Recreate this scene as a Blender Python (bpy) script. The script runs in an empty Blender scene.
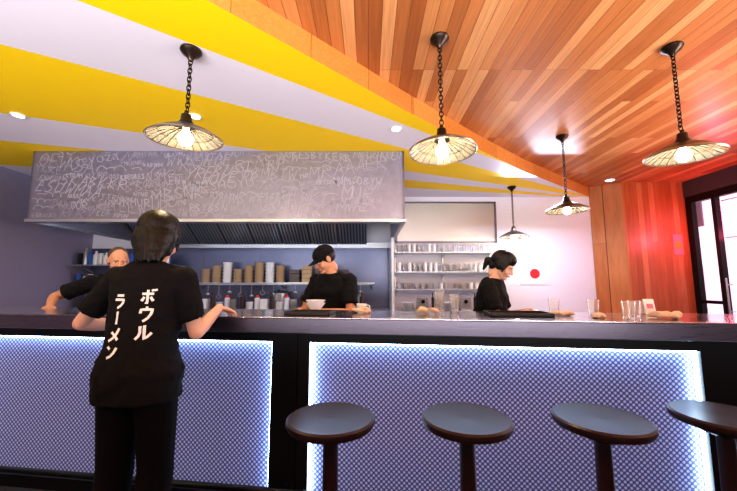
import bpy, bmesh, math, random
from mathutils import Vector, Matrix, Euler, Quaternion
from mathutils.bvhtree import BVHTree
random.seed(7)
sc = bpy.context.scene
try: sc.view_settings.view_transform = 'Standard'
except Exception: pass
try: sc.view_settings.look = 'Medium High Contrast'
except Exception: pass

# ------------------------------------------------------------------ materials
def nt(name):
    m = bpy.data.materials.new(name); m.use_nodes = True
    t = m.node_tree; b = t.nodes['Principled BSDF']
    return m, t, b
def N(t, kind, **kw):
    n = t.nodes.new(kind)
    for k, v in kw.items(): setattr(n, k, v)
    return n
def mat(name, col, rough=0.5, metal=0.0, var=0.08, scale=12, bump=0.0, emit=None, es=0, trans=0, coat=0, spec=.5):
    m, t, b = nt(name)
    tc = N(t, 'ShaderNodeTexCoord'); no = N(t, 'ShaderNodeTexNoise')
    no.inputs['Scale'].default_value = scale; no.inputs['Detail'].default_value = 4
    t.links.new(tc.outputs['Object'], no.inputs['Vector'])
    mx = N(t, 'ShaderNodeMixRGB'); mx.inputs[1].default_value = (*[c*(1-var) for c in col], 1)
    mx.inputs[2].default_value = (*[min(1, c*(1+var)) for c in col], 1)
    t.links.new(no.outputs['Fac'], mx.inputs[0]); t.links.new(mx.outputs[0], b.inputs['Base Color'])
    b.inputs['Roughness'].default_value = rough; b.inputs['Metallic'].default_value = metal
    b.inputs['Transmission Weight'].default_value = trans
    b.inputs['Coat Weight'].default_value = coat; b.inputs['Specular IOR Level'].default_value = spec
    if bump:
        bp = N(t, 'ShaderNodeBump'); bp.inputs['Strength'].default_value = bump; bp.inputs['Distance'].default_value = 0.02
        t.links.new(no.outputs['Fac'], bp.inputs['Height']); t.links.new(bp.outputs[0], b.inputs['Normal'])
    if emit:
        b.inputs['Emission Color'].default_value = (*emit, 1); b.inputs['Emission Strength'].default_value = es
    return m

def wood_planks(name, c1, c2, c3, width=0.09, length=1.3, axis='Y', rough=0.35):
    m, t, b = nt(name)
    tc = N(t, 'ShaderNodeTexCoord'); mp = N(t, 'ShaderNodeMapping')
    t.links.new(tc.outputs['Object'], mp.inputs[0])
    if axis == 'Y': mp.inputs['Rotation'].default_value = (0, 0, math.radians(90))
    br = N(t, 'ShaderNodeTexBrick'); br.offset = 0.37; br.offset_frequency = 3
    br.inputs['Scale'].default_value = 1; br.inputs['Brick Width'].default_value = length
    br.inputs['Row Height'].default_value = width; br.inputs['Mortar Size'].default_value = 0.0016
    br.inputs['Mortar Smooth'].default_value = 0.1
    br.inputs['Color1'].default_value = (0, 0, 0, 1); br.inputs['Color2'].default_value = (1, 1, 1, 1)
    br.inputs['Mortar'].default_value = (0.5, 0.5, 0.5, 1)
    if axis == 'Z':
        sp = N(t, 'ShaderNodeSeparateXYZ'); t.links.new(tc.outputs['Object'], sp.inputs[0])
        ad = N(t, 'ShaderNodeMath', operation='ADD'); t.links.new(sp.outputs[0], ad.inputs[0]); t.links.new(sp.outputs[1], ad.inputs[1])
        cb = N(t, 'ShaderNodeCombineXYZ'); t.links.new(sp.outputs[2], cb.inputs[0]); t.links.new(ad.outputs[0], cb.inputs[1])
        vec = cb.outputs[0]
    else: vec = mp.outputs[0]
    t.links.new(vec, br.inputs['Vector'])
    rp = N(t, 'ShaderNodeValToRGB'); e = rp.color_ramp.elements
    e[0].position = 0; e[0].color = (*c1, 1); e[1].position = 1; e[1].color = (*c3, 1)
    k = rp.color_ramp.elements.new(0.55); k.color = (*c2, 1)
    t.links.new(br.outputs['Color'], rp.inputs[0])
    st = N(t, 'ShaderNodeMapping'); st.inputs['Scale'].default_value = (1.5, 40, 40); t.links.new(vec, st.inputs[0])
    no = N(t, 'ShaderNodeTexNoise'); no.inputs['Scale'].default_value = 1.5; no.inputs['Detail'].default_value = 6
    t.links.new(st.outputs[0], no.inputs['Vector'])
    g = N(t, 'ShaderNodeMapRange'); g.inputs[1].default_value = .3; g.inputs[2].default_value = .7; g.inputs[3].default_value = .82; g.inputs[4].default_value = 1.12
    t.links.new(no.outputs['Fac'], g.inputs[0])
    mu = N(t, 'ShaderNodeVectorMath', operation='SCALE'); t.links.new(rp.outputs[0], mu.inputs[0]); t.links.new(g.outputs[0], mu.inputs['Scale'])
    mo = N(t, 'ShaderNodeMixRGB'); t.links.new(br.outputs['Fac'], mo.inputs[0]); t.links.new(mu.outputs[0], mo.inputs[1])
    mo.inputs[2].default_value = (c1[0]*.35, c1[1]*.3, c1[2]*.3, 1)
    t.links.new(mo.outputs[0], b.inputs['Base Color'])
    bp = N(t, 'ShaderNodeBump'); bp.invert = True; bp.inputs['Strength'].default_value = .3; bp.inputs['Distance'].default_value = .003
    t.links.new(br.outputs['Fac'], bp.inputs['Height']); t.links.new(bp.outputs[0], b.inputs['Normal'])
    b.inputs['Roughness'].default_value = rough
    return m

def ceiling_mat():
    m, t, b = nt('ceiling_rays_paint')
    tc = N(t, 'ShaderNodeTexCoord'); sp = N(t, 'ShaderNodeSeparateXYZ'); t.links.new(tc.outputs['Object'], sp.inputs[0])
    dx = N(t, 'ShaderNodeMath', operation='SUBTRACT'); dx.inputs[0].default_value = 4.2; t.links.new(sp.outputs[0], dx.inputs[1])
    dy = N(t, 'ShaderNodeMath', operation='SUBTRACT'); dy.inputs[0].default_value = 6.1; t.links.new(sp.outputs[1], dy.inputs[1])
    at = N(t, 'ShaderNodeMath', operation='ARCTAN2'); t.links.new(dy.outputs[0], at.inputs[0]); t.links.new(dx.outputs[0], at.inputs[1])
    sc_ = N(t, 'ShaderNodeMath', operation='MULTIPLY'); sc_.inputs[1].default_value = 180/math.pi/60; t.links.new(at.outputs[0], sc_.inputs[0])
    rp = N(t, 'ShaderNodeValToRGB'); rp.color_ramp.interpolation = 'CONSTANT'
    W = (.80, .76, .90, 1); Y = (1.0, .68, .0, 1)
    cr = rp.color_ramp; cr.elements[0].position = 0; cr.elements[0].color = W
    cr.elements[1].position = 11/60; cr.elements[1].color = Y
    for a, c in ((17, W), (22.3, Y), (31.3, W), (36.8, Y)):
        k = cr.elements.new(a/60); k.color = c
    t.links.new(sc_.outputs[0], rp.inputs[0]); t.links.new(rp.outputs[0], b.inputs['Base Color'])
    b.inputs['Roughness'].default_value = .55
    return m

def perforated_mat():
    m, t, b = nt('perforated_metal')
    tc = N(t, 'ShaderNodeTexCoord'); sp = N(t, 'ShaderNodeSeparateXYZ'); t.links.new(tc.outputs['Object'], sp.inputs[0])
    cb = N(t, 'ShaderNodeCombineXYZ'); t.links.new(sp.outputs[0], cb.inputs[0]); t.links.new(sp.outputs[2], cb.inputs[1])
    mp = N(t, 'ShaderNodeMapping'); mp.inputs['Rotation'].default_value = (0, 0, math.radians(45)); mp.inputs['Scale'].default_value = (44, 44, 44)
    t.links.new(cb.outputs[0], mp.inputs[0])
    vo = N(t, 'ShaderNodeTexVoronoi'); vo.voronoi_dimensions = '2D'; vo.inputs['Randomness'].default_value = 0; vo.inputs['Scale'].default_value = 1
    t.links.new(mp.outputs[0], vo.inputs['Vector'])
    mr = N(t, 'ShaderNodeMapRange'); mr.inputs[1].default_value = .26; mr.inputs[2].default_value = .44
    t.links.new(vo.outputs['Distance'], mr.inputs[0])
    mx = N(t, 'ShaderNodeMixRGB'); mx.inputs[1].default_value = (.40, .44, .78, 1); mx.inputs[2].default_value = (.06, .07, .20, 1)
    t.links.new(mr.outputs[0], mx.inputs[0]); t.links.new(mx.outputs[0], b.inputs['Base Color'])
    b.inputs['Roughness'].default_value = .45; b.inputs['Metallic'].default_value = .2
    t.links.new(mx.outputs[0], b.inputs['Emission Color']); b.inputs['Emission Strength'].default_value = .34  # emission stands in for backlight coming through the holes
    return m

def steel_mat(name, col=(.55,.56,.60), rough=.3):
    m, t, b = nt(name)
    tc = N(t, 'ShaderNodeTexCoord'); mp = N(t, 'ShaderNodeMapping'); mp.inputs['Scale'].default_value = (2, 2, 120)
    t.links.new(tc.outputs['Object'], mp.inputs[0])
    no = N(t, 'ShaderNodeTexNoise'); no.inputs['Scale'].default_value = 3; t.links.new(mp.outputs[0], no.inputs['Vector'])
    mr = N(t, 'ShaderNodeMapRange'); mr.inputs[3].default_value = rough-.08; mr.inputs[4].default_value = rough+.12
    t.links.new(no.outputs['Fac'], mr.inputs[0]); t.links.new(mr.outputs[0], b.inputs['Roughness'])
    b.inputs['Base Color'].default_value = (*col, 1); b.inputs['Metallic'].default_value = .9
    return m

def emis(name, col, s):
    m, t, b = nt(name); b.inputs['Base Color'].default_value = (*col, 1)
    b.inputs['Emission Color'].default_value = (*col, 1); b.inputs['Emission Strength'].default_value = s
    return m
def glass(name, col=(1,1,1), rough=.02):
    m, t, b = nt(name); b.inputs['Base Color'].default_value = (*col, 1); b.inputs['Roughness'].default_value = rough
    b.inputs['Transmission Weight'].default_value = .9; b.inputs['IOR'].default_value = 1.3
    return m
def pane(name):
    m = bpy.data.materials.new(name); m.use_nodes = True; t = m.node_tree; t.nodes.remove(t.nodes['Principled BSDF'])
    o = t.nodes['Material Output']; tr = N(t, 'ShaderNodeBsdfTransparent'); gl = N(t, 'ShaderNodeBsdfGlossy'); gl.inputs['Roughness'].default_value = .03
    mx = N(t, 'ShaderNodeMixShader'); mx.inputs[0].default_value = .12
    t.links.new(tr.outputs[0], mx.inputs[1]); t.links.new(gl.outputs[0], mx.inputs[2]); t.links.new(mx.outputs[0], o.inputs[0])
    return m

M = dict(
 white=mat('wall_white_paint', (.78,.78,.90), .6, var=.02),
 lilac=mat('wall_lilac_paint', (.34,.32,.48), .6, var=.03),
 darkwall=mat('wall_dark_paint', (.06,.045,.06), .6),
 floor=mat('floor_dark_concrete', (.05,.045,.055), .4, var=.2, scale=4),
 ceil=ceiling_mat(),
 woodc=wood_planks('ceiling_wood_planks', (.34,.105,.032), (.52,.195,.066), (.70,.345,.155), rough=.32),
 woodf=wood_planks('fascia_wood', (.50,.17,.035), (.60,.22,.05), (.66,.27,.065), width=.4, length=3),
 woodv=wood_planks('cladding_wood', (.40,.11,.035), (.50,.16,.055), (.60,.23,.09), axis='Z', length=3.2, width=.1),
 steel=steel_mat('brushed_steel'), steeld=steel_mat('dark_steel', (.18,.18,.25), .28),
 edge=steel_mat('counter_edge_steel', (.15,.135,.185), .28), topm=steel_mat('counter_top_steel', (.50,.50,.60), .14),
 black=mat('black_metal', (.012,.012,.015), .35, .6), blackp=mat('black_frame_paint', (.006,.006,.010), .4, spec=.3),
 bronze=mat('aged_bronze', (.045,.030,.024), .32, .8), rim=steel_mat('lamp_rim_steel', (.42,.36,.32), .25),
 hoodm=mat('hood_brushed_steel', (.27,.255,.33), .36, .65, var=.25, scale=14),
 chalk=mat('marker_scribble', (.42,.40,.50), .7),
 perf=perforated_mat(), led=emis('led_strip_light', (.56,.78,1.0), 21.0),
 stoolw=mat('stool_dark_wood', (.022,.008,.010), .38, var=.3, scale=7, spec=.4),
 mirror=mat('mirror_facet', (.90,.84,.74), .2, .88, var=.2, scale=18),
 bulb=emis('bulb_glow', (1.0,.78,.46), 34.0), spot=emis('downlight_glow', (1,.97,.92), 7.0),
 cloth_b=mat('black_cotton', (.006,.006,.008), .9, var=.2, scale=9, bump=.35, spec=.25),
 pants=mat('black_trousers', (.004,.004,.006), .9, var=.2, scale=9, bump=.35, spec=.2),
 skin=mat('skin_warm', (.58,.29,.19), .5, var=.06, scale=20), skin2=mat('skin_fair', (.70,.40,.30), .5, var=.05, scale=20),
 hair=mat('black_hair', (.006,.005,.006), .42, var=.4, scale=60, bump=.3, spec=.3), hairs=mat('cropped_hair', (.08,.045,.035), .7, var=.3, scale=80),
 eye=mat('eye_white', (.7,.7,.68), .3), iris=mat('eye_iris', (.02,.012,.008), .2), lip=mat('lips', (.45,.16,.13), .5),
 print=mat('shirt_print_white', (.90,.90,.92), .7, var=.02), shoe=mat('shoe_black', (.02,.02,.02), .5),
 kraft=mat('kraft_paper', (.46,.32,.19), .7), paperw=mat('white_paper', (.82,.80,.80), .7), ceram=mat('white_ceramic', (.80,.80,.84), .25),
 napkin=mat('beige_napkin', (.60,.45,.34), .8, bump=.5), red=mat('red_print', (.80,.02,.03), .6), blue=mat('blue_container', (.06,.16,.55), .4),
 green=mat('green_container', (.10,.30,.14), .5), brown=mat('dark_lacquer', (.06,.03,.025), .3), dark=mat('dark_rubber', (.02,.02,.025), .6),
 glass=glass('clear_glass'), pane=pane('window_glass'), facade=mat('street_facade', (.80,.62,.70), .8, var=.15, scale=1.2, emit=(1.0,.66,.82), es=1.3),  # facade glow stands in for the bright, pinkish outdoors beyond the door
 pink=mat('pink_flyer', (.85,.12,.18), .6, emit=(1,.15,.2), es=.35), pave=mat('street_pavement', (.35,.35,.37), .8), orange=mat('orange_label', (.8,.28,.05), .6),
 neon=emis('neon_pink', (1.0,.06,.22), 16.0),
 tiles=mat('kitchen_steel_wall', (.17,.19,.30), .32, .75, var=.2, scale=3),
)

# ------------------------------------------------------------------ mesh builder
class MB:
    def __init__(s): s.bm = bmesh.new(); s.mats = []
    def mi(s, m):
        if m not in s.mats: s.mats.append(m)
        return s.mats.index(m)
    def _fin(s, vs, m, mtx=None, smooth=False):
        if mtx is not None: bmesh.ops.transform(s.bm, matrix=mtx, verts=vs)
        i = s.mi(m); fs = set()
        for v in vs:
            for f in v.link_faces: fs.add(f)
        for f in fs: f.material_index = i; f.smooth = smooth
    def box(s, c, d, m, rot=None):
        r = bmesh.ops.create_cube(s.bm, size=1)
        mx = Matrix.Translation(Vector(c)) @ (rot.to_matrix().to_4x4() if rot else Matrix.Identity(4)) @ Matrix.Diagonal((d[0], d[1], d[2], 1))
        s._fin(r['verts'], m, mx)
    def box2(s, a, b, m): s.box([(a[i]+b[i])/2 for i in range(3)], [abs(b[i]-a[i]) for i in range(3)], m)
    def cyl(s, p0, p1, r0, r1, m, seg=16, caps=True):
        p0 = Vector(p0); p1 = Vector(p1); d = p1-p0
        r = bmesh.ops.create_cone(s.bm, cap_ends=caps, segments=seg, radius1=max(r0, 1e-5), radius2=max(r1, 1e-5), depth=d.length)
        q = Vector((0, 0, 1)).rotation_difference(d.normalized())
        s._fin(r['verts'], m, Matrix.Translation((p0+p1)/2) @ q.to_matrix().to_4x4(), True)
    def ell(s, c, r, m, rot=None, sub=3):
        k = bmesh.ops.create_icosphere(s.bm, subdivisions=sub, radius=1)
        if not hasattr(r, '__len__'): r = (r, r, r)
        mx = Matrix.Translation(Vector(c)) @ (rot.to_4x4() if rot else Matrix.Identity(4)) @ Matrix.Diagonal((*r, 1))
        s._fin(k['verts'], m, mx, True)
    def cap(s, p0, p1, r0, r1, m, seg=14):
        s.cyl(p0, p1, r0, r1, m, seg); s.ell(p0, r0, m, sub=2); s.ell(p1, r1, m, sub=2)
    def lathe(s, prof, c, m, seg=32):
        rings = []; allv = []
        for (r, z) in prof:
            ring = []
            for i in range(seg):
                a = 2*math.pi*i/seg; ring.append(s.bm.verts.new((r*math.cos(a), r*math.sin(a), z)))
            rings.append(ring); allv += ring
        k = s.mi(m)
        for j in range(len(rings)-1):
            for i in range(seg):
                f = s.bm.faces.new((rings[j][i], rings[j][(i+1) % seg], rings[j+1][(i+1) % seg], rings[j+1][i]))
                f.material_index = k; f.smooth = True
        bmesh.ops.transform(s.bm, matrix=Matrix.Translation(Vector(c)), verts=allv)
    def loft(s, rings, m):
        vs = [[s.bm.verts.new(p) for p in r] for r in rings]; n = len(vs[0]); i0 = s.mi(m); fs = []
        for j in range(len(vs)-1):
            for i in range(n): fs.append(s.bm.faces.new((vs[j][i], vs[j][(i+1) % n], vs[j+1][(i+1) % n], vs[j+1][i])))
        fs.append(s.bm.faces.new(vs[0][::-1])); fs.append(s.bm.faces.new(vs[-1]))
        for f in fs: f.material_index = i0; f.smooth = True
    def torus(s, c, R, r, m, rot=None, stretch=(1,1,1), seg=14, sg=6):
        V = []; allv = []
        for i in range(seg):
            a = 2*math.pi*i/seg; ring = []
            for j in range(sg):
                b = 2*math.pi*j/sg; x = (R+r*math.cos(b))
                ring.append(s.bm.verts.new((x*math.cos(a)*stretch[0], x*math.sin(a)*stretch[1], r*math.sin(b))))
            V.append(ring); allv += ring
        k = s.mi(m)
        for i in range(seg):
            for j in range(sg):
                f = s.bm.faces.new((V[i][j], V[(i+1) % seg][j], V[(i+1) % seg][(j+1) % sg], V[i][(j+1) % sg])); f.material_index = k; f.smooth = True
        mx = Matrix.Translation(Vector(c)) @ (rot.to_matrix().to_4x4() if rot else Matrix.Identity(4))
        bmesh.ops.transform(s.bm, matrix=mx, verts=allv)
    def obj(s, name, parent=None, bevel=0, angle=40, loc=None, rotz=0, normals=True):
        if normals: bmesh.ops.recalc_face_normals(s.bm, faces=s.bm.faces[:])
        me = bpy.data.meshes.new(name); s.bm.to_mesh(me); s.bm.free()
        for m in s.mats: me.materials.append(m)
        try: me.set_sharp_from_angle(angle=math.radians(angle))
        except Exception: pass
        o = bpy.data.objects.new(name, me); sc.collection.objects.link(o)
        if parent: o.parent = parent
        if loc: o.location = loc
        if rotz: o.rotation_euler[2] = rotz
        if bevel:
            b = o.modifiers.new('bevel', 'BEVEL'); b.width = bevel; b.segments = 2; b.limit_method = 'ANGLE'
        return o
def empty(name, loc=(0,0,0), rotz=0, parent=None):
    e = bpy.data.objects.new(name, None); sc.collection.objects.link(e); e.location = loc; e.rotation_euler[2] = rotz
    e.empty_display_size = .1
    if parent: e.parent = parent
    return e
def remesh(o, voxel, smooth=3):
    r = o.modifiers.new('rm', 'REMESH'); r.mode = 'VOXEL'; r.voxel_size = voxel; r.use_smooth_shade = True
    if smooth:
        s_ = o.modifiers.new('sm', 'SMOOTH'); s_.iterations = smooth; s_.factor = .5
    bpy.context.view_layer.update()
    dg = bpy.context.evaluated_depsgraph_get()
    me = bpy.data.meshes.new_from_object(o.evaluated_get(dg)); mats = list(o.data.materials)
    o.modifiers.clear(); o.data = me
    me.materials.clear()
    for m in mats: me.materials.append(m)
    for p in me.polygons: p.use_smooth = True; p.material_index = 0
    return o

# ------------------------------------------------------------------ room
CH = 2.87; WH = 3.05; FZ = -.12; RX = 5.4
b = MB(); b.box2((-5.05,-2.65,FZ-.1), (RX+.2,6.2,FZ), M['floor']); b.obj('floor')
b = MB(); b.box2((-5.05,-2.65,WH), (RX+.2,6.2,WH+.1), M['woodc']); b.obj('ceiling')
crv = [(-4.9,-2.5),(-3.6,-1.0),(-2.35,.3),(-1.5,1.1),(-.9,1.71),(-.46,2.14),(.29,2.88),(1.33,3.86),(2.2,4.62),(3.07,5.30),(3.98,5.99)]
out = crv + [(-4.9,5.99)]
bm = bmesh.new(); lo = [bm.verts.new((x,y,CH)) for x,y in out]; hi = [bm.verts.new((x,y,WH-.001)) for x,y in out]
f = bm.faces.new(lo[::-1]); f.material_index = 0
for i in range(len(out)):
    j = (i+1) % len(out); f = bm.faces.new((lo[i], lo[j], hi[j], hi[i])); f.material_index = 1
bmesh.ops.recalc_face_normals(bm, faces=bm.faces[:])
me = bpy.data.meshes.new('ceiling_painted'); bm.to_mesh(me); bm.free(); me.materials.append(M['ceil']); me.materials.append(M['woodf'])
o = bpy.data.objects.new('ceiling_painted', me); sc.collection.objects.link(o)

b = MB(); b.box2((-5.05,6.0,FZ), (3.98,6.15,WH), M['white']); b.obj('wall_back')
b = MB(); b.box2((-5.05,-2.65,FZ), (-4.9,6.0,WH), M['lilac']); b.obj('wall_left')
bm = bmesh.new(); pl = [(3.98,6.15),(3.98,5.98),(4.36,5.70),(RX+.2,5.70),(RX+.2,6.15)]
lo = [bm.verts.new((x,y,FZ)) for x,y in pl]; hi = [bm.verts.new((x,y,WH)) for x,y in pl]
bm.faces.new(lo[::-1]); bm.faces.new(hi)
for i in range(5): bm.faces.new((lo[i], lo[(i+1) % 5], hi[(i+1) % 5], hi[i]))
bmesh.ops.recalc_face_normals(bm, faces=bm.faces[:])
me = bpy.data.meshes.new('wall_wood_cladding'); bm.to_mesh(me); bm.free(); me.materials.append(M['woodv'])
o = bpy.data.objects.new('wall_wood_cladding', me); sc.collection.objects.link(o)
def wallbox(n, a, c, m):
    b = MB(); b.box2(a, c, M[m]); b.obj(n)
wallbox('wall_right', (RX,2.8,FZ), (RX+.2,3.9,WH), 'woodv')
wallbox('wall_right', (RX,3.9,2.78), (RX+.2,5.70,WH), 'darkwall')
wallbox('wall_right', (RX,-2.65,FZ), (RX+.2,2.8,.8), 'darkwall'); wallbox('wall_right', (RX,-2.65,2.5), (RX+.2,2.8,WH), 'darkwall'); wallbox('wall_right', (RX,-2.65,.8), (RX+.2,0,2.5), 'darkwall')
wallbox('wall_front', (-4.9,-2.65,FZ), (RX,-2.5,.7), 'darkwall'); wallbox('wall_front', (-4.9,-2.65,2.5), (RX,-2.5,WH), 'darkwall')
for x0, x1 in ((-4.9,-4.2),(-.3,.3),(4.2,RX)): wallbox('wall_front', (x0,-2.65,.7), (x1,-2.5,2.5), 'darkwall')
def window(name, x0, x1, y, z0, z1):
    b = MB(); t = .05
    b.box2((x0,y-.03,z0), (x1,y+.03,z0+t), M['black']); b.box2((x0,y-.03,z1-t), (x1,y+.03,z1), M['black'])
    for x in (x0, (x0+x1)/2-t/2, x1-t): b.box2((x,y-.03,z0), (x+t,y+.03,z1), M['black'])
    b.box2((x0+t,y-.004,z0+t), (x1-t,y+.004,z1-t), M['pane']); b.obj(name)
window('window_1', -4.2, -.3, -2.58, .7, 2.5); window('window_2', .3, 4.2, -2.58, .7, 2.5)
b = MB(); t = .05
for z in (.8, 2.45): b.box2((RX+.07,0,z), (RX+.13,2.8,z+t), M['black'])
for y in (0, 1.38, 2.75): b.box2((RX+.07,y,.8), (RX+.13,y+t,2.5), M['black'])
b.box2((RX+.096,.05,.85), (RX+.104,2.75,2.45), M['pane']); b.obj('window_3')
b = MB(); X0, X1 = RX+.01, RX+.09; ZT = 2.775; ZB = FZ+.002
b.box2((X0,3.91,2.66), (X1,5.69,ZT), M['black']); b.box2((X0,5.59,ZB), (X1,5.69,2.66), M['black']); b.box2((X0,3.91,ZB), (X1,4.0,2.66), M['black'])
b.box2((X0,5.20,ZB), (X1,5.26,2.66), M['black'])
b.box2((X0+.01,4.0,ZB), (X1-.01,5.59,.1), M['black']); b.box2((X0+.01,5.26,1.0), (X1-.01,5.59,1.05), M['black'])
b.box2((X0+.036,4.0,.1), (X0+.044,5.59,2.66), M['pane'])
b.cyl((X0-.05,5.12,.8), (X0-.05,5.12,1.4), .012, .012, M['steel']); b.cyl((X0-.05,5.12,.9), (X0+.04,5.12,.9), .008, .008, M['steel']); b.cyl((X0-.05,5.12,1.3), (X0+.04,5.12,1.3), .008, .008, M['steel'])
b.obj('door_1')
b = MB(); b.box2((5.14,5.688,1.80), (5.30,5.699,2.14), M['pink']); b.box2((5.16,5.684,1.9), (5.28,5.689,2.02), M['orange']); b.obj('flyer')
b = MB()
for z0 in (2.50, 2.36, 2.22, 2.08):
    b.torus((RX-.02,4.97,z0), .045, .010, M['neon'], Euler((0,math.radians(90),0)), seg=20, sg=8)
b.cyl((RX-.02,4.86,2.02), (RX-.02,4.86,2.56), .010, .010, M['neon'], 12); b.cyl((RX-.02,5.08,2.02), (RX-.02,5.08,2.56), .010, .010, M['neon'], 12)
b.box2((RX-.004,4.84,2.0), (RX+.008,5.10,2.01), M['black']); b.box2((RX-.004,4.84,2.57), (RX+.008,5.10,2.58), M['black']); b.obj('neon_sign')
b = MB(); b.box2((RX+.2,-6,FZ-.1), (11,16,FZ-.0), M['pave']); b.obj('street_pavement')
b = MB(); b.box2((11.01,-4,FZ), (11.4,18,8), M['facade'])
for y in range(-3, 17, 2):
    b.box2((10.96,y,3.2), (11.02,y+.8,4.8), M['steeld']); b.box2((10.96,y+.2,FZ+.001), (11.02,y+.9,1.9), M['red'] if y % 3 == 0 else M['steeld'])
b.obj('street_building')

for i, (x, y) in enumerate([(-3.25,3.0), (-1.62,3.02), (.28,3.28)]):
    b = MB(); b.torus((x,y,CH-.004), .05, .009, M['ceram'], seg=24); b.cyl((x,y,CH-.004), (x,y,CH-.001), .045, .045, M['spot'], 24)
    b.obj('recessed_downlight')
b = MB(); b.torus((4.05,5.55,WH-.004), .07, .012, M['ceram'], seg=24); b.cyl((4.05,5.55,WH-.01), (4.05,5.55,WH-.001), .06, .06, M['spot'], 24); b.obj('recessed_downlight')

# ------------------------------------------------------------------ bar counter
CR = math.atan(-.13)
bar = empty('bar_counter', (0, 2.06, 0), CR)
L0, L1 = -3.6, 2.75
b = MB(); b.box2((L0,0,1.01), (L1,.62,1.10), M['edge']); b.obj('counter_edge', bar, bevel=.004)
b = MB(); b.box2((L0,-.001,1.10), (L1,.62,1.107), M['topm']); b.obj('counter_surface', bar, bevel=.002)
b = MB(); b.box2((L0,.27,FZ), (L1,.58,1.01), M['blackp']); b.obj('counter_core', bar)
panels = [(-3.2,-.68), (-.42,1.90), (2.09,2.7)]
b = MB(); zt, zb = .925, -.04
b.box2((L0,.2,zt), (L1,.275,1.01), M['blackp']); b.box2((L0,.2,FZ), (L1,.275,zb), M['blackp'])
xs = [L0] + [v for p in panels for v in p] + [L1]
for i in range(0, len(xs), 2): b.box2((xs[i],.2,zb), (xs[i+1],.275,zt), M['blackp'])
b.box2((-.60,.185,FZ), (-.50,.2,1.01), M['black'])
b.obj('counter_frame', bar)
for k, (x0, x1) in enumerate(panels):
    b = MB(); b.box2((x0+.001,.262,zb+.001), (x1-.001,.269,zt-.001), M['perf']); b.obj('perforated_panel_%d' % (k+1), bar)
    b = MB(); w = .012
    b.box2((x0,.225,zt-w), (x1,.245,zt), M['led'])
    b.box2((x0,.225,zb), (x0+w,.245,zt), M['led']); b.box2((x1-w,.225,zb), (x1,.245,zt), M['led']); b.obj('led_strip_%d' % (k+1), bar)
b = MB(); b.cyl((L0,.1,.05), (L1,.1,.05), .02, .02, M['black'])
for x in (-3,-1.8,-.55,.7,2.0): b.cyl((x,.1,.05), (x,.2,.05), .012, .012, M['black'])
b.obj('foot_rail', bar)
def cpos(x, d):
    c, s_ = math.cos(CR), math.sin(CR); return (x*c - d*s_, 2.06 + x*s_ + d*c, 1.1075)

# ------------------------------------------------------------------ stools
def stool(x, y):
    b = MB(); z = .75-FZ
    b.lathe([(0,z-.040),(.15,z-.040),(.180,z-.034),(.189,z-.018),(.187,z-.006),(.178,z),(.15,z-.004),(0,z-.009)], (0,0,0), M['stoolw'], 48)
    b.lathe([(0,z-.075),(.085,z-.075),(.105,z-.06),(.12,z-.04),(0,z-.04)], (0,0,0), M['black'], 32)
    b.cyl((0,0,.05), (0,0,z-.07), .036, .031, M['stoolw'], 20)
    b.lathe([(.0,0),(.20,0),(.205,.012),(.18,.025),(.06,.045),(.035,.07),(0,.07)], (0,0,0), M['black'], 40)
    b.torus((0,0,.30), .14, .011, M['black'], seg=36, sg=8)
    for i in range(4):
        a = i*math.pi/2+.4; b.cyl((.03*math.cos(a),.03*math.sin(a),.30), (.135*math.cos(a),.135*math.sin(a),.30), .008, .008, M['black'], 10)
    b.obj('bar_stool', loc=(x,y,FZ))
for x, y in ((-.16,1.52), (.415,1.52), (.985,1.515), (1.54,1.55)): stool(x, y)

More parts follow.
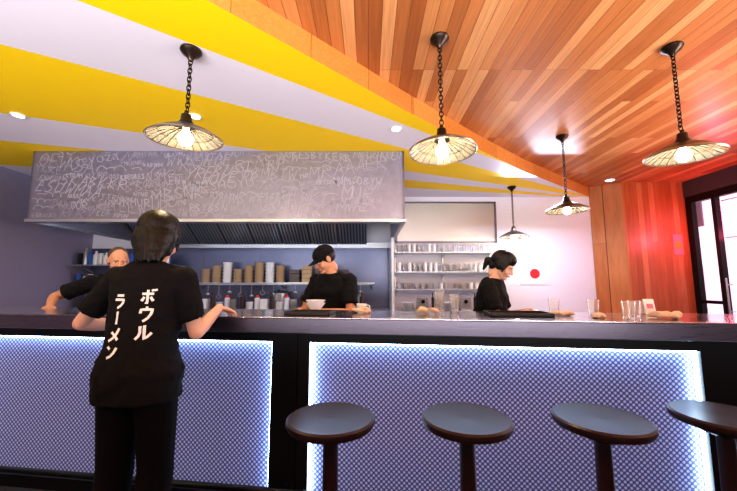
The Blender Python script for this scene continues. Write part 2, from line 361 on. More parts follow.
# ------------------------------------------------------------------ pendant lamps
def pendant(x, y, zr, ctop, tilt=0.0, rz=0.0):
    e = empty('pendant_lamp', (x, y, 0))
    b = MB()
    b.lathe([(0,ctop),(.066,ctop),(.068,ctop-.012),(.054,ctop-.032),(.024,ctop-.055),(.013,ctop-.08),(0,ctop-.085)], (0,0,0), M['bronze'], 28)
    zt = zr+.185; z = ctop-.09; i = 0
    while z > zt+.01:
        b.torus((0,0,z), .0135, .0038, M['bronze'], Euler((math.radians(90),0,(i % 2)*math.pi/2)), (1,1.55,1), 12, 6); z -= .030; i += 1
    b.obj('canopy_and_chain', e)
    T = Euler((tilt, 0, rz))
    b = MB(); R = .225
    b.lathe([(0,.190),(.012,.185),(.014,.168),(.030,.158),(.036,.115),(.050,.100),(.052,.086)], (0,0,0), M['bronze'], 24)
    b.lathe([(.050,.090),(.085,.080),(.15,.048),(R-.012,.012)], (0,0,0), M['bronze'], 48)
    b.lathe([(R-.012,.012),(R,.001),(R+.005,-.004),(R+.001,-.010),(R-.005,-.006)], (0,0,0), M['rim'], 48)
    o = b.obj('shade_outer', e); o.location = (0,0,zr); o.rotation_euler = T
    b = MB(); n = 24
    prof = [(.045,.078),(.10,.060),(.16,.034),(R-.006,-.003)]
    rings = [[b.bm.verts.new((r*math.cos(2*math.pi*i/n), r*math.sin(2*math.pi*i/n), z)) for i in range(n)] for r, z in prof]
    b.mi(M['mirror'])
    for j in range(len(rings)-1):
        for i in range(n): b.bm.faces.new((rings[j][i], rings[j+1][i], rings[j+1][(i+1) % n], rings[j][(i+1) % n]))
    b.cyl((0,0,.074), (0,0,.080), .05, .05, M['black'], 24)
    for i in range(n):
        a = 2*math.pi*i/n; ca, sa = math.cos(a), math.sin(a)
        for (r0, z0), (r1, z1) in zip(prof[:-1], prof[1:]): b.cyl((r0*ca,r0*sa,z0-.001), (r1*ca,r1*sa,z1-.001), .0016, .0022, M['bronze'], 6)
    b.torus((0,0,.034), .16, .0022, M['bronze'], seg=n, sg=5)
    o = b.obj('mirror_facets', e, angle=2); o.location = (0,0,zr); o.rotation_euler = T
    for p in o.data.polygons: p.use_smooth = False
    b = MB(); b.lathe([(.018,.078),(.018,.055),(.028,.035),(.044,.008),(.045,-.010),(.035,-.032),(.018,-.045),(0,-.048)], (0,0,0), M['bulb'], 24)
    o = b.obj('light_bulb', e); o.location = (0,0,zr); o.rotation_euler = T
    l = bpy.data.lights.new('lamp_light', 'POINT'); l.energy = 12; l.color = (1,.78,.50); l.shadow_soft_size = .04
    lo_ = bpy.data.objects.new('lamp_light', l); sc.collection.objects.link(lo_); lo_.parent = e; lo_.location = (0,0,zr-.10)
pendant(-1.19, 2.12, 2.25, CH, .05)
pendant(.505, 2.24, 2.215, WH, -.05)
pendant(2.24, 2.33, 2.22, WH, .03, .5)
pendant(2.29, 3.85, 2.155, WH)
pendant(2.31, 5.35, 2.055, CH)

# ------------------------------------------------------------------ exhaust hood
hood = empty('exhaust_hood', (0,0,0))
HX0, HX1, HY = -3.95, .42, 3.86
b = MB()
b.box2((HX0,HY,2.05), (HX1,HY+.03,CH-.002), M['hoodm']); b.box2((HX0,HY,2.05), (HX0+.03,5.98,CH-.002), M['hoodm']); b.box2((HX1-.03,HY,2.05), (HX1,5.98,CH-.002), M['hoodm'])
b.obj('hood_casing', hood, bevel=.003)
b = MB()
b.box2((HX0-.01,HY-.012,2.02), (HX1+.01,HY+.03,2.055), M['steel']); b.box2((HX0-.01,HY,2.02), (HX0+.03,5.98,2.055), M['steel']); b.box2((HX1-.03,HY,2.02), (HX1+.01,5.98,2.055), M['steel'])
b.box2((HX0+.03,HY+.03,2.02), (HX1-.03,HY+.10,2.03), M['steel'])
b.obj('hood_lip', hood, bevel=.002)
b = MB()
p0 = Vector((0,4.7,2.72)); p1 = Vector((0,5.85,2.0)); d = p1-p0; ang = math.atan2(d.z, d.y)
x = HX0+.08
while x < HX1-.5:
    w = .48; cx = x+w/2; c = (p0+p1)/2
    b.box((cx,c.y,c.z), (w-.01,d.length,.02), M['steeld'], Euler((ang,0,0)))
    for k in range(9):
        b.box((x+.035+k*.051,c.y-.012,c.z-.014), (.026,d.length-.04,.02), M['steel'], Euler((ang,0,0)))
    x += w
b.box2((HX0+.03,5.84,1.93), (HX1-.03,5.96,2.02), M['steel'])
b.obj('baffle_filters', hood)
b = MB()
for x in (-3.3,-2.2,-1.1,-.1):
    b.box2((x-.2,4.25,2.40), (x+.2,4.36,2.44), M['steel']); b.box2((x-.18,4.27,2.39), (x+.18,4.34,2.40), M['spot'])
b.obj('hood_lights', hood)
verts = []; faces = []
words = ['RAMEN','NOODLE','BOWL','MISO','SOUP','YUM','UDON','Tokyo','gyoza','SHOYU','Paris','WOW','Tori','Osaka','chashu','EAT','ramen','SLURP','Kyoto','edamame','Nori','sake','ASIA']
def add_word(w, x, z, size, rot):
    cu = bpy.data.curves.new('w', 'FONT'); cu.body = w; cu.size = size; cu.resolution_u = 2; cu.shear = random.uniform(-.2,.6); cu.offset = -.0025*size/.12
    cu.space_character = random.uniform(.8,1.1)
    ob = bpy.data.objects.new('w', cu); sc.collection.objects.link(ob); bpy.context.view_layer.update()
    me = bpy.data.meshes.new_from_object(ob.evaluated_get(bpy.context.evaluated_depsgraph_get()))
    base = len(verts); c, s_ = math.cos(rot), math.sin(rot)
    W_ = max([v.co.x for v in me.vertices] or [0])
    for v in me.vertices:
        px, py = v.co.x, v.co.y; X = x+px*c-py*s_; Z = z+px*s_+py*c
        verts.append((X, HY-.0025, Z))
    for p in me.polygons: faces.append([base+i for i in p.vertices])
    bpy.data.objects.remove(ob); bpy.data.curves.remove(cu); bpy.data.meshes.remove(me)
    return W_
def ribbon2d(pts, w):
    for a, c in zip(pts[:-1], pts[1:]):
        dx, dz = c[0]-a[0], c[1]-a[1]; l = math.hypot(dx, dz) or 1; nx, nz = -dz/l*w/2, dx/l*w/2; base = len(verts)
        for q in ((a[0]+nx,a[1]+nz),(a[0]-nx,a[1]-nz),(c[0]-nx,c[1]-nz),(c[0]+nx,c[1]+nz)): verts.append((q[0], HY-.0025, q[1]))
        faces.append([base, base+1, base+2, base+3])
GL = [[[(0,0),(0,1),(.6,.85),(.6,.55),(0,.5),(.7,0)]], [[(0,0),(.35,1),(.7,0)],[(.15,.4),(.55,.4)]], [[(0,0),(0,1),(.35,.4),(.7,1),(.7,0)]], [[(.6,1),(0,1),(0,0),(.6,0)],[(0,.5),(.5,.5)]],
      [[(0,0),(0,1),(.6,0),(.6,1)]], [[(.3,0),(0,.3),(0,.7),(.3,1),(.6,.7),(.6,.3),(.3,0)]], [[(.6,.9),(.3,1),(0,.8),(.1,.6),(.5,.4),(.6,.2),(.3,0),(0,.1)]], [[(0,1),(.3,.5),(.6,1)],[(.3,.5),(.3,0)]],
      [[(0,1),(.15,0),(.35,.6),(.55,0),(.7,1)]], [[(0,0),(0,1),(.5,.8),(.05,.52),(.6,.25),(0,0)]], [[(0,1),(.7,1)],[(.35,1),(.35,0)]], [[(0,1),(0,0)],[(.6,1),(0,.45),(.6,0)]], [[(0,1),(0,.2),(.3,0),(.6,.2),(.6,1)]]]
for row in range(10):
    z = 2.075+row*.077; x = HX0+.05+random.random()*.08
    while x < HX1-.42:
        r_ = random.random()
        if r_ < .14:
            w = add_word(random.choice(words), x, z+random.uniform(-.02,.03), random.choice([.08,.11,.15,.19]), random.uniform(-.2,.25)); x += w+.02
        elif r_ < .75:
            h = random.choice([.05,.07,.09,.13,.16]); sh = random.uniform(-.2,.5); sl = random.uniform(-.15,.18); zz = z+random.uniform(-.02,.02); lw = random.choice([.005,.007,.010]); x0 = x
            for k in range(random.randint(3,7)):
                for st_ in random.choice(GL): ribbon2d([(x+(px*.9+sh*pz_)*h+random.uniform(-.004,.004), zz+pz_*h+sl*(x-x0)+random.uniform(-.004,.004)) for px, pz_ in st_], lw)
                x += h*random.uniform(.7,.95)
            x += .015
        else:
            L = random.uniform(.14,.35); n = int(L/.006); f1, f2 = random.uniform(35,70), random.uniform(12,28); a1 = random.uniform(.02,.04); p1_, p2_ = random.random()*6, random.random()*6
            pts = []
            for i in range(n):
                u = i/n*L; pts.append((x+u+.022*math.sin(f1*u*1.2+p1_), z+.04+a1*math.cos(f1*u*1.2+p1_)*(.6+.4*math.sin(f2*u+p2_))))
            ribbon2d(pts, random.choice([.005,.007,.009])); x += L+.02
me = bpy.data.meshes.new('marker_graffiti'); me.from_pydata([(min(max(x, HX0+.01), HX1-.01), y, min(max(z, 2.06), CH-.01)) for x, y, z in verts], [], faces); me.materials.append(M['chalk'])
o = bpy.data.objects.new('marker_graffiti', me); sc.collection.objects.link(o); o.parent = hood

# ------------------------------------------------------------------ kitchen back line
b = MB(); b.box2((-4.88,5.97,.9), (.35,5.998,1.93), M['tiles'])
for x in (-3.9,-2.9,-1.9,-.9): b.box2((x,5.966,.9), (x+.006,5.972,1.93), M['steeld'])
b.obj('steel_backsplash')
b = MB()
b.box2((-4.85,5.15,.86), (2.2,5.95,.9), M['steel']); b.box2((-4.8,5.2,.0), (2.15,5.93,.86), M['steeld'])
for x in range(-4, 3): b.box2((x-.35,5.185,.1), (x+.3,5.2,.8), M['steel']); b.cyl((x-.2,5.16,.74), (x+.15,5.16,.74), .01, .01, M['steel'])
for x in (-4.7,-2.5,-.5,2.0): b.cyl((x,5.6,FZ), (x,5.6,.0), .03, .03, M['black'])
b.obj('kitchen_worktop', bevel=.003)
def pot(x, y, z, r, h, m=None, lid=True):
    m = m or M['steel']; b = MB()
    b.lathe([(0,0),(r,0),(r,h),(r+.008,h+.004),(r-.006,h),(r-.006,.01),(0,.01)], (0,0,0), m, 32)
    if lid: b.lathe([(r+.004,h+.006),(r*.6,h+.03),(0,h+.04)], (0,0,0), m, 32); b.cyl((0,0,h+.035), (0,0,h+.06), .018, .022, M['black'])
    for s_ in (-1, 1): b.torus((s_*(r+.012),0,h*.75), .025, .005, m, Euler((0,0,0)), (1,1.6,1))
    b.obj('stock_pot', loc=(x,y,z))
pot(-3.5,5.74,.9,.16,.22); pot(-1.5,5.74,.9,.16,.26); pot(-.25,5.76,.9,.14,.24)
# drinks machine at the far left of the worktop
b = MB(); b.box2((-4.55,5.5,.902), (-3.95,5.9,1.14), M['steel']); b.box2((-4.52,5.49,.96), (-3.98,5.50,1.10), M['black'])
for x in (-4.4,-4.25,-4.1): b.cyl((x,5.47,1.04), (x,5.49,1.04), .022, .022, M['steel'], 16)
for x in (-4.35,-4.15): b.cyl((x,5.46,.98), (x,5.40,.965), .012, .010, M['black'], 10)
b.obj('coffee_machine', bevel=.004)
b = MB(); b.box2((-2.95,5.55,1.315), (.1,5.962,1.335), M['steel'])
for x in (-2.9,-1.45,.05): b.box((x,5.80,1.27), (.02,.30,.02), M['steel'], Euler((-.25,0,0)))
shelf = b.obj('steel_shelf')
b = MB(); x = -2.72
for k in range(8):
    n = random.randint(4,6)
    for i in range(n):
        z = 1.336+i*.056; mm = M['kraft'] if k % 4 != 2 else M['paperw']
        b.lathe([(0,0),(.062,0),(.078,.052),(.081,.055),(.0,.055)], (x,5.72,z), mm, 20)
    x += .178
b.obj('stack_of_takeaway_bowls')
b = MB()
for k, x in enumerate((-1.22,-1.02,-.80,-.60,-.42)):
    for i in range(3+(k % 2)): b.box((x,5.72,1.337+.035+i*.07), (.16,.2,.066), M['kraft'] if k % 2 else M['brown'])
b.obj('takeaway_boxes', bevel=.003)
b = MB()
b.cyl((-2.9,5.50,1.30), (.05,5.50,1.30), .007, .007, M['steel'])
for x in (-2.85,-1.45,.0): b.cyl((x,5.50,1.30), (x,5.58,1.322), .005, .005, M['steel'], 8)
for k in range(16):
    x = -2.75+k*.175; L = .10+.03*(k % 3)
    b.cyl((x,5.50,1.295), (x,5.50,1.295-L), .004, .004, M['steel'], 8)
    if k % 2: b.ell((x,5.50,1.28-L), (.035,.03,.022), M['steel'], sub=2)
    else: b.torus((x,5.50,1.27-L), .032, .003, M['steel'], Euler((math.radians(70),0,0)))
b.obj('utensil_rail', shelf)
b = MB()
for k in range(24):
    x = -2.75+k*.115
    if k % 4 == 0:
        for j in range(4): b.lathe([(0,0),(.04,0),(.06,.045),(.055,.045),(.035,.01)], (x,5.3,.90+j*.03), M['ceram'], 20)
    elif k % 4 == 1: b.cyl((x,5.3,.9), (x,5.3,1.10), .04, .04, M['ceram'], 20); b.cyl((x,5.3,1.10), (x,5.3,1.14), .026, .014, M['red'], 16)
    elif k % 4 == 2: b.box((x,5.3,.99), (.10,.14,.18), M['paperw'] if k % 8 == 2 else M['steel'])
    else: b.cyl((x,5.3,.9), (x,5.3,1.12), .032, .032, M['brown'], 16); b.cyl((x,5.3,1.12), (x,5.3,1.19), .012, .010, M['brown'], 12)
b.obj('kitchen_containers')
b = MB()
for k in range(7):
    x = .62+k*.22
    if k % 3 == 0:
        for j in range(9): b.lathe([(0,0),(.06,0),(.10,.012),(.098,.014),(.055,.004)], (x,5.4,.90+j*.014), M['ceram'], 24)
    elif k % 3 == 1: b.box((x,5.4,1.0), (.16,.2,.2), M['steel']); b.cyl((x,5.29,1.04), (x,5.30,1.04), .03, .03, M['black'])
    else:
        for j in range(3): b.cyl((x-.05+j*.05,5.4,.9), (x-.05+j*.05,5.4,1.10), .022, .022, M['dark'], 14); b.cyl((x-.05+j*.05,5.4,1.10), (x-.05+j*.05,5.4,1.17), .010, .009, M['dark'], 10)
b.obj('plates_and_bottles')
b = MB()
for z in (1.60, 1.26):
    b.box2((-4.85,5.45,z), (-3.15,5.962,z+.02), M['steel'])
    for x in (-4.8,-4.0,-3.2): b.box((x,5.78,z-.05), (.02,.32,.02), M['steel'], Euler((-.25,0,0)))
b.obj('steel_storage_rack')
b = MB(); cols = ['blue','ceram','dark','ceram','brown','steel','paperw','blue']
for zz, n in ((1.6205,18), (1.2805,16)):
    for k in range(n):
        x = -4.75+k*(1.52/n); c = M[cols[(k*3+n) % 8]]; h = random.uniform(.14,.29); r = random.uniform(.032,.043)
        if k % 2: b.lathe([(0,0),(r,0),(r,h*.7),(r*.4,h*.85),(r*.4,h),(0,h)], (x,5.60,zz), c, 18)
        else:
            for i in range(7): b.lathe([(0,0),(.024,0),(.044,.035),(.042,.035),(.0,.01)], (x,5.60,zz+i*.026), c, 20)
b.obj('bowls_and_jars')
b = MB(); b.lathe([(0,0),(.085,0),(.09,.015),(.09,.14),(.075,.19),(.03,.215),(0,.22)], (0,0,0), M['ceram'], 32); b.torus((0,0,.2), .05, .008, M['dark'], Euler((math.radians(90),0,0)))
b.obj('rice_cooker', loc=(-3.05,5.35,.9))

b = MB()
for z in (1.21, 1.50, 1.83): b.box2((.45,5.68,z), (2.15,5.998,z+.018), M['steel'])
for x in (.47,1.3,2.13):
    b.box2((x-.01,5.95,1.1), (x+.01,5.998,1.95), M['steel'])
    for z in (1.21,1.50,1.83): b.box((x,5.85,z-.03), (.012,.24,.012), M['steel'], Euler((-.25,0,0)))
b.obj('wall_shelf_unit')
b = MB()
for z, h, r, st in ((1.8485,.13,.032,.085), (1.5185,.15,.034,.088), (1.2285,.10,.036,.10)):
    x = .52
    while x < 2.1:
        for y in (5.76, 5.87):
            if random.random() < .88: b.lathe([(0,0),(r*.8,0),(r,h),(r-.003,h),(r*.8-.003,.008),(0,.008)], (x,y,z), M['glass'] if random.random() < .72 else M['ceram'], 14)
        x += st
b.obj('drinking_glasses')
b = MB(); b.box2((.5,5.96,2.05), (2.25,5.999,2.75), M['steel'])
for a, c in (((.48,5.94,2.03),(2.27,5.999,2.06)), ((.48,5.94,2.74),(2.27,5.999,2.77)), ((.48,5.94,2.03),(.51,5.999,2.77)), ((2.24,5.94,2.03),(2.27,5.999,2.77))): b.box2(a, c, M['steeld'])
b.obj('steel_wall_panel')
b = MB(); b.box2((.36,5.3,.902), (.40,5.998,2.04), M['ceram']); b.obj('partition_screen')
b = MB(); b.box2((2.66,5.988,1.30), (3.14,5.999,1.62), M['white']); b.cyl((2.92,5.984,1.49), (2.92,5.9885,1.49), .085, .085, M['red'], 40); b.obj('flag_poster')

# ------------------------------------------------------------------ things on the counter
def tumbler(x, d, stack=1, m=None):
    b = MB()
    for i in range(stack): b.lathe([(0,0),(.030,0),(.036,.10),(.034,.10),(.028,.008),(0,.008)], (0,0,i*.028), m or M['glass'], 24)
    b.obj('glass_tumbler', loc=cpos(x, d))
def cup(x, d):
    b = MB(); b.lathe([(0,0),(.025,0),(.04,.055),(.037,.055),(.023,.006),(0,.006)], (0,0,0), M['ceram'], 24); b.torus((.046,0,.03), .015, .004, M['ceram'], Euler((math.radians(90),0,0))); b.obj('tea_cup', loc=cpos(x, d))
def napkin(x, d, s=1.0):
    b = MB(); rr = random.Random(x*100)
    for i in range(7): b.ell((rr.uniform(-.05,.05)*s, rr.uniform(-.03,.03)*s, .018*s), (rr.uniform(.03,.05)*s, rr.uniform(.02,.03)*s, rr.uniform(.012,.018)*s), M['napkin'], Euler((rr.uniform(-.3,.3),rr.uniform(-.4,.4),rr.uniform(0,3))).to_matrix(), 2)
    o = b.obj('crumpled_napkin', loc=cpos(x, d)); remesh(o, .006, 2)
    zmin = min(v.co.z for v in o.data.vertices)
    for v in o.data.vertices: v.co.z -= zmin
def tray(x, d, w=.34, dd=.24):
    b = MB(); b.box((0,0,.004), (w,dd,.008), M['dark'])
    for s_ in (-1, 1): b.box((s_*(w/2-.005),0,.012), (.01,dd,.024), M['dark']); b.box((0,s_*(dd/2-.005),.012), (w,.01,.024), M['dark'])
    b.obj('serving_tray', loc=cpos(x, d), rotz=CR, bevel=.002)
def bowl(x, d, n=2):
    b = MB()
    for i in range(n): b.lathe([(0,0),(.035,0),(.038,.012),(.075,.06),(.072,.06),(.034,.016),(0,.014)], (0,0,i*.022), M['ceram'], 32)
    b.obj('ramen_bowl', loc=cpos(x, d))
bowl(-.47,.50); tray(-.42,.22,.30,.2); napkin(-.08,.36); cup(-.12,.52); napkin(.36,.30,1.1); tumbler(.45,.45,3); tumbler(.56,.50,2)
tray(.93,.30,.38,.22); napkin(1.22,.30); tumbler(1.25,.54,1); tumbler(1.44,.40,1); tumbler(1.54,.20,1); tumbler(1.64,.32,1); napkin(1.76,.22,1.2); napkin(1.38,.20,.8)
b = MB(); b.box((0,0,.052), (.07,.006,.10), M['paperw'], Euler((-.2,0,0))); b.box((0,.02,.052), (.07,.006,.10), M['paperw'], Euler((.2,0,0))); b.box((0,-.006,.055), (.04,.002,.03), M['pink'], Euler((-.2,0,0))); b.obj('menu_card', loc=cpos(1.84,.5))

# ------------------------------------------------------------------ people
def ik(a, c, l1, l2, pole):
    a = Vector(a); c = Vector(c); d = c-a; L = min(d.length, l1+l2-.004); dn = d.normalized(); c = a+dn*L
    x = (l1*l1-l2*l2+L*L)/(2*L); h = math.sqrt(max(l1*l1-x*x, 0)); p = Vector(pole); p = (p-dn*p.dot(dn)).normalized()
    return a+dn*x+p*h, c
def ring(c, ax, ay, a, bb, n=28, e=2.4):
    out = []
    for i in range(n):
        t_ = 2*math.pi*i/n; co, si = math.cos(t_), math.sin(t_)
        out.append(c+ax*(a*math.copysign(abs(co)**(2/e), co))+ay*(bb*math.copysign(abs(si)**(2/e), si)))
    return out
def hand(b, W, d, n, side, m, curl=.5, s=1.0):
    W = Vector(W); d = Vector(d).normalized(); n = Vector(n); n = (n-d*n.dot(d)).normalized(); t_ = d.cross(n)
    if t_.dot(Vector(side)) < 0: t_ = -t_
    b.ell(W+d*.045*s, (.036*s,.050*s,.015*s), m, Matrix((t_, d, n)).transposed(), 3)
    offs = (.030,.010,-.011,-.031); lens = (.070,.078,.072,.056)
    for i in range(4):
        k = W+d*(.084-.004*abs(i-1))*s+t_*offs[i]*s; b.cap(W+d*.02*s+t_*offs[i]*.6*s, k, .013*s, .0105*s, m, 10)
        p = k; a = curl*.5; dd = (d+t_*(.13-.085*i)).normalized(); r = .0092*s
        for f_ in (.45,.32,.23):
            v = dd*math.cos(a)+n*math.sin(a); q = p+v*lens[i]*f_*s; b.cap(p, q, r, r*.9, m, 10); p = q; r *= .9; a += curl*(.8+.1*i)
    p = W+d*.022*s+t_*.026*s; v = (d*.55+t_*.75+n*.3).normalized(); q = p+v*.042*s; b.cap(p, q, .013*s, .0105*s, m, 10)
    v2 = (d*.9+t_*.3+n*.35).normalized(); b.cap(q, q+v2*.032*s, .0100*s, .0085*s, m, 10)

def person(name, loc, rotz, sc_=1.0, lean=0.1, female=False, hpitch=.2, hyaw=0.0, rh=(.25,.4,1.1), lh=(-.25,.4,1.1), rpole=(.6,-.6,-.6), lpole=(-.6,-.6,-.6),
           rd=(0,1,-.1), ld=(0,1,-.1), rn=(0,0,-1), ln=(0,0,-1), rt=(-1,0,0), lt=(1,0,0), curl=.4, hair='loose', skin='skin', text=False, side_lean=0.0, hs=1.0):
    e = empty(name, (loc[0],loc[1],FZ), rotz); e.scale = (sc_,)*3; S = M[skin]
    rh = (rh[0]/sc_, rh[1]/sc_, (rh[2]-FZ)/sc_); lh = (lh[0]/sc_, lh[1]/sc_, (lh[2]-FZ)/sc_)
    pz = .93
    def spine(h):
        p = Vector((0,0,pz)); n = 20; dh = (h-pz)/n
        if h <= pz: return Vector((0,0,h)), Vector((0,1,0)), Vector((0,0,1))
        for i in range(n):
            a = lean*min(1, ((i+.5)*dh)/.22); p += Vector((side_lean*dh, math.sin(a)*dh, math.cos(a)*dh))
        a = lean*min(1, (h-pz)/.22); return p, Vector((0,math.cos(a),-math.sin(a))), Vector((0,math.sin(a),math.cos(a)))
    f = .92 if female else 1.0
    prof = [(.80,.150,.10),(.86,.168,.118),(.93,.162,.118),(1.0,.142*(.95 if female else 1),.102),(1.07,.132*f,.098),(1.15,.142*f,.102),(1.24,.160*f,.112),(1.31,.172*f,.108),(1.36,.172*f,.092),(1.395,.135*f,.075),(1.43,.065,.058)]
    def torso(b, m, grow, z0, z1, flare=0):
        R = []
        for z, a, d in prof:
            if z < z0-1e-4 or z > z1+1e-4: continue
            c, ay, az_ = spine(z); g = grow+(flare if z < 1.16 else 0)
            if z > 1.38: c = c+az_*grow*.7
            if grow > .015 and z < .90: a, d = .160, .112
            R.append(ring(c+ay*(.012 if 1.1 < z < 1.35 else 0), Vector((1,0,0)), ay, a+g, d+g))
        b.loft(R, m)
    X = Vector((1,0,0)); cs, ay, az = spine(1.365)
    shR = cs+X*.178*f; shL = cs-X*.178*f
    eR, wR = ik(shR, rh, .285, .255, rpole); eL, wL = ik(shL, lh, .285, .255, lpole)
    nb, _, nz = spine(1.42)
    Hrot = Euler((-(lean*.35+hpitch),0,0)).to_matrix(); Hrot = Matrix.Rotation(hyaw, 3, 'Z') @ Hrot
    hc = nb+nz*.06+Hrot @ Vector((0,.015,.10))
    b = MB(); torso(b, S, 0, .80, 1.43)
    b.cap(nb-nz*.04, hc+Hrot @ Vector((0,-.02,-.03)), .056*f, .050*f, S)
    for sh, el, wr in ((shR,eR,wR),(shL,eL,wL)):
        b.ell(sh, .050*f, S); b.cap(sh, el, .047*f, .037*f, S); mid = el.lerp(wr, .28)
        b.cap(el, mid, .037*f, .039*f, S); b.cap(mid, wr, .039*f, .025*f, S)
    hand(b, wR, rd, rn, rt, S, curl, .97*f if female else 1); hand(b, wL, ld, ln, lt, S, curl, .97*f if female else 1)
    for s_ in (-1, 1):
        hip = Vector((s_*.085,0,.87)); kn = Vector((s_*.095,.025,.48)); an = Vector((s_*.10,-.01,.09))
        b.cap(hip, kn, .082, .053, S); b.cap(kn, kn.lerp(an,.3)+Vector((0,-.008,0)), .050, .052, S); b.cap(kn.lerp(an,.3)+Vector((0,-.008,0)), an, .050, .036, S)
    o = b.obj('body', e); remesh(o, .005, 3)
    b = MB(); torso(b, M['cloth_b'], .016, .80, 1.43, .012)
    for sh, el in ((shR,eR),(shL,eL)):
        b.ell(sh+Vector((0,0,.002)), .066*f, M['cloth_b']); q = sh.lerp(el, .72); b.cyl(sh, q, .063*f, .066*f, M['cloth_b'], 24)
        b.cap(sh, cs-(sh-cs)*.1, .062*f, .064, M['cloth_b'])
        b.cap(sh+az*.004, spine(1.40)[0]+(sh-cs)*.3, .050, .052, M['cloth_b'])
    shirt = b.obj('t_shirt', e); remesh(shirt, .007, 3)
    tx = bpy.data.textures.get('folds') or bpy.data.textures.new('folds', 'CLOUDS'); tx.noise_scale = .07
    dm = shirt.modifiers.new('folds', 'DISPLACE'); dm.texture = tx; dm.strength = .022; dm.mid_level = .40; dm.texture_coords = 'LOCAL'
    bpy.context.view_layer.update()
    me = bpy.data.meshes.new_from_object(shirt.evaluated_get(bpy.context.evaluated_depsgraph_get())); shirt.modifiers.clear(); shirt.data = me
    b = MB(); torso(b, M['pants'], .012, .80, .93)
    for s_ in (-1, 1):
        hip = Vector((s_*.085,0,.87)); kn = Vector((s_*.095,.020,.48)); an = Vector((s_*.10,-.012,.05))
        b.cap(hip, kn, .098, .076, M['pants']); b.cyl(kn, an, .078, .066, M['pants'], 20); b.ell(kn, .076, M['pants'])
    o = b.obj('trousers', e); remesh(o, .009, 3)
    b = MB()
    for s_ in (-1, 1):
        b.ell((s_*.10,.055,.045), (.046,.13,.042), M['shoe']); b.ell((s_*.10,-.02,.07), (.042,.055,.05), M['shoe'])
    o = b.obj('shoes', e); remesh(o, .007, 2)
    for v in o.data.vertices: v.co.z = max(v.co.z, .0)
    HM = Matrix.Translation(hc) @ Hrot.to_4x4() @ Matrix.Scale(hs, 4)
    hd = empty('head', parent=e); hd.matrix_local = HM
    b = MB()
    b.ell((0,-.012,.035), (.074,.092,.083), S); b.ell((0,.022,-.025), (.060,.066,.082), S); b.ell((0,.040,-.080), (.038,.040,.034), S)
    b.ell((0,.0,-.055), (.054,.058,.045), S)
    for s_ in (-1, 1):
        b.ell((s_*.036,.058,-.030), (.024,.024,.026), S); b.ell((s_*.026,.078,.020), (.026,.012,.009), S)
        b.ell((s_*.074,-.006,-.004), (.009,.020,.032), S, Euler((0,0,s_*.35)).to_matrix()); b.ell((s_*.012,.094,-.030), (.008,.010,.007), S)
    b.cap((0,.082,.012), (0,.104,-.026), .008, .0105, S); b.ell((0,.084,-.056), (.024,.012,.012), S); b.ell((0,.078,-.088), (.018,.014,.014), S)
    b.cap((0,-.02,-.03), (0,-.03,-.10), .050*f, .050*f, S)
    o = b.obj('face', hd); remesh(o, .0038, 3)
    b = MB()
    for s_ in (-1, 1):
        b.ell((s_*.029,.079,.002), (.0125,.0085,.0065), M['eye'], sub=2); b.ell((s_*.029,.0860,.001), (.0055,.003,.0055), M['iris'], sub=2)
        b.cap((s_*.016,.090,.020), (s_*.044,.078,.021), .0028, .0020, M['hair'], 8); b.cap((s_*.016,.086,.008), (s_*.042,.078,.007), .0018, .0014, M['hair'], 8)
    b.ell((0,.0935,-.052), (.021,.006,.0045), M['lip'], sub=2); b.ell((0,.0925,-.060), (.018,.007,.005), M['lip'], sub=2)
    b.obj('facial_features', hd)
    b = MB(); H = M['hair']
    if hair in ('loose', 'tied'):
        b.ell((0,-.024,.042), (.088,.096,.092), H); b.ell((0,.000,.066), (.083,.088,.072), H)
        for s_ in (-1, 1): b.ell((s_*.070,-.008,.015), (.020,.050,.062), H); b.cap((s_*.068,.046,.060), (s_*.076,.034,-.045), .014, .007, H)
        b.ell((.012,.062,.078), (.052,.028,.024), H)
        if hair == 'loose':
            b.ell((0,-.045,-.020), (.090,.074,.092), H); b.ell((.008,-.058,-.065), (.076,.058,.070), H); b.ell((.016,-.068,-.105), (.056,.044,.045), H)
            for s_ in (-1, 1): b.cap((s_*.076,-.01,.03), (s_*.070,-.030,-.085), .022, .012, H)
            for i in range(7):
                x_ = -.055+i*.0185; b.cap((x_,-.11+abs(x_)*.4,-.02), (x_*.85+.013,-.108+abs(x_)*.4,-.130-random.uniform(0,.02)), .014, .006, H, 8)
        else:
            b.ell((0,-.06,-.03), (.060,.044,.050), H); b.cap((0,-.10,.0), (0,-.13,-.02), .024, .030, H); b.cap((0,-.13,-.02), (0,-.12,-.11), .030, .010, H)
        o = b.obj('hair', hd); remesh(o, .005, 2)
    elif hair == 'buzz':
        b.ell((0,-.021,.042), (.0775,.090,.081), M['hairs']); o = b.obj('hair', hd)
    elif hair == 'cap':
        b.ell((0,-.024,.018), (.080,.088,.076), H); o = b.obj('hair', hd)
        b = MB(); pr = []
        for i in range(9):
            a = i/8*math.pi/2; pr.append((math.cos(a), math.sin(a)))
        b.lathe([(1,-.25)]+pr, (0,0,0), M['cloth_b'], 40)
        bmesh.ops.transform(b.bm, matrix=Matrix.Translation((0,-.012,.050)) @ Matrix.Diagonal((.086,.102,.078,1)), verts=b.bm.verts[:])
        n = 16; top = []
        for i in range(n+1):
            a = math.radians(15+150*i/n); x = .078*math.cos(a); y0 = -.012+.095*math.sin(a)
            L = .075*max(0, math.sin((i/n)*math.pi))**.5
            z0 = .044-abs(x)*.18
            top.append((x,y0,z0,x*1.0,y0+L,z0-.020))
        k = b.mi(M['cloth_b'])
        for i in range(n):
            a, c = top[i], top[i+1]
            for dz in (0, -.004):
                vs = [b.bm.verts.new((p[0],p[1],p[2]+dz)) for p in ((a[0],a[1],a[2]),(a[3],a[4],a[5]),(c[3],c[4],c[5]),(c[0],c[1],c[2]))]; fc_ = b.bm.faces.new(vs); fc_.material_index = k
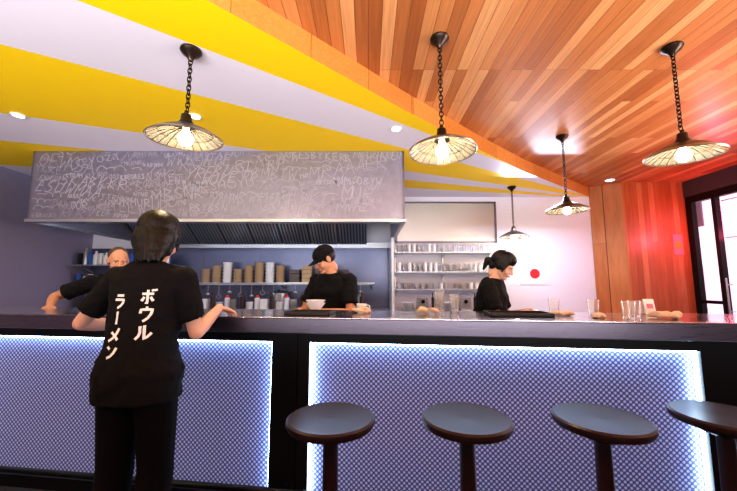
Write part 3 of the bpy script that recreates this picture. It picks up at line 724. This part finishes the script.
        b.ell((0,-.012,.128), (.008,.008,.005), M['cloth_b'])
        b.obj('baseball_cap', hd)
    if text:
        bv = BVHTree.FromPolygons([v.co for v in shirt.data.vertices], [p.vertices for p in shirt.data.polygons])
        G = {'bo': [[(.1,.68),(.85,.68)],[(.47,.95),(.47,.06),(.36,.12)],[(.27,.48),(.12,.2)],[(.67,.48),(.85,.2)],[(.74,.98),(.80,.84)],[(.9,1.0),(.96,.87)]],
             'u': [[(.5,1),(.5,.82)],[(.15,.55),(.15,.8),(.85,.8),(.8,.5),(.65,.25),(.35,.03)]],
             'ru': [[(.3,.9),(.3,.5),(.22,.25),(.05,.05)],[(.55,.95),(.55,.08),(.75,.2),(.95,.45)]],
             'ra': [[(.2,.92),(.8,.92)],[(.12,.62),(.85,.62),(.78,.4),(.6,.18),(.35,.02)]],
             'bar': [[(.5,.95),(.5,.05)]], 'me': [[(.78,.95),(.62,.5),(.4,.25),(.1,.05)],[(.25,.68),(.55,.42),(.82,.15)]],
             'n': [[(.15,.85),(.38,.68)],[(.15,.08),(.45,.2),(.7,.45),(.88,.8)]]}
        V = []; F = []
        def stroke(pts, w):
            dense = []
            for a, c in zip(pts[:-1], pts[1:]):
                n = max(2, int(math.hypot(c[0]-a[0], c[1]-a[1])/.006))
                for i in range(n): dense.append((a[0]+(c[0]-a[0])*i/n, a[1]+(c[1]-a[1])*i/n))
            dense.append(pts[-1]); prev = None
            for i, p in enumerate(dense):
                a = dense[max(i-1,0)]; c = dense[min(i+1,len(dense)-1)]; dx, dz = c[0]-a[0], c[1]-a[1]; l = math.hypot(dx,dz) or 1; nx, nz = -dz/l*w/2, dx/l*w/2
                ids = []
                for q in ((p[0]+nx,p[1]+nz),(p[0]-nx,p[1]-nz)):
                    h = bv.ray_cast(Vector((q[0],-.6,q[1])), Vector((0,1,0)))
                    y = h[0].y if h[0] else -.1
                    V.append((q[0], y-.003, q[1])); ids.append(len(V)-1)
                if prev: F.append((prev[0],prev[1],ids[1],ids[0]))
                prev = ids
        for col, x0, z0, cw, chh in ((('bo','u','ru'),.040,1.315,.064,.080), (('ra','bar','me','n'),-.085,1.290,.062,.074)):
            z = z0
            for g in col:
                for st_ in G[g]: stroke([(x0+px*cw, z-chh*.88+pz_*chh*.86) for px, pz_ in st_], .0115)
                z -= chh
        me = bpy.data.meshes.new('shirt_lettering'); me.from_pydata(V, [], F); me.materials.append(M['print'])
        o = bpy.data.objects.new('shirt_lettering', me); sc.collection.objects.link(o); o.parent = e
    return e

person('waitress', (-1.17,1.80), 0, 1.07, lean=.10, female=True, hpitch=.22, hyaw=.12, rh=(.25,.33,1.165), lh=(-.27,.30,1.06), rpole=(.1,-.5,-1), lpole=(-1.3,-.6,-1.2),
       rd=(.35,.9,-.30), ld=(.3,.9,.05), curl=.30, hair='loose', skin='skin2', text=True, hs=1.10)
person('cook', (-2.52,3.45), math.radians(208), 1.07, lean=.38, hpitch=.12, hyaw=.30, rh=(.42,.34,1.12), lh=(-.10,.50,1.13), rpole=(.9,-.5,-.3), lpole=(-.9,-.3,.1),
       rd=(0,1,-.3), ld=(.2,1,-.3), hair='buzz', skin='skin')
person('cook', (-.30,3.30), math.radians(150), 1.07, lean=.22, hpitch=.45, hyaw=-.55, rh=(.12,.40,1.08), lh=(-.12,.40,1.08), rd=(0,1,-.3), ld=(0,1,-.3), hair='cap', skin='skin')
person('waitress', (1.06,3.12), math.radians(-120), 1.03, lean=.20, female=True, hpitch=.50, hyaw=.0, rh=(.12,.36,1.08), lh=(-.12,.36,1.08), rd=(0,1,-.2), ld=(0,1,-.2), hair='tied', skin='skin2')

# ------------------------------------------------------------------ lights
def area(name, loc, rot, sx, sy, e, col, spread=180):
    l = bpy.data.lights.new(name, 'AREA'); l.shape = 'RECTANGLE'; l.size = sx; l.size_y = sy; l.energy = e; l.color = col; l.spread = math.radians(spread)
    o = bpy.data.objects.new(name, l); sc.collection.objects.link(o); o.location = loc; o.rotation_euler = rot
R = math.radians
area('ceiling_bounce_fill', (-.8,-2.3,1.1), (R(145),0,0), 7.4, 1.2, 500, (1.0,.95,.90), 120)  # added fill behind the camera, aimed up as bounce on the ceiling
area('side_bounce_fill', (RX-.15,1.4,1.2), (R(140),0,R(90)), 2.7, 1.2, 160, (1.0,.88,.78), 130)  # added fill by the right wall, tilted up to wash the ceiling
area('kitchen_hood_light', (-1.7,4.6,2.36), (0,0,0), 3.6, .3, 26, (.70,.80,1.0))
area('kitchen_ceiling_light', (2.6,5.0,2.8), (R(-25),0,0), 1.2, .3, 85, (.75,.80,1.0))
for x, y in ((-3.25,3.0), (-1.62,3.02), (.28,3.28)):
    l = bpy.data.lights.new('downlight', 'SPOT'); l.energy = 18; l.spot_size = R(100); l.spot_blend = .6; l.shadow_soft_size = .04; l.color = (1,.95,.92)
    o = bpy.data.objects.new('downlight', l); sc.collection.objects.link(o); o.location = (x,y,CH-.03)
l = bpy.data.lights.new('neon_light', 'POINT'); l.energy = 30; l.color = (1,.12,.20); l.shadow_soft_size = .1
o = bpy.data.objects.new('neon_light', l); sc.collection.objects.link(o); o.location = (RX-.15,4.97,2.1)
w = bpy.data.worlds.new('world'); sc.world = w; w.use_nodes = True; t = w.node_tree
bg = t.nodes['Background']; bg.inputs[0].default_value = (.85,.86,1.0,1); bg.inputs[1].default_value = .6

cam = bpy.data.cameras.new('camera'); cam.sensor_width = 36; cam.lens = 340/737*36
co = bpy.data.objects.new('camera', cam); sc.collection.objects.link(co); co.location = (0,0,1.31); co.rotation_euler = (R(90+6.46),0,0)
sc.camera = co
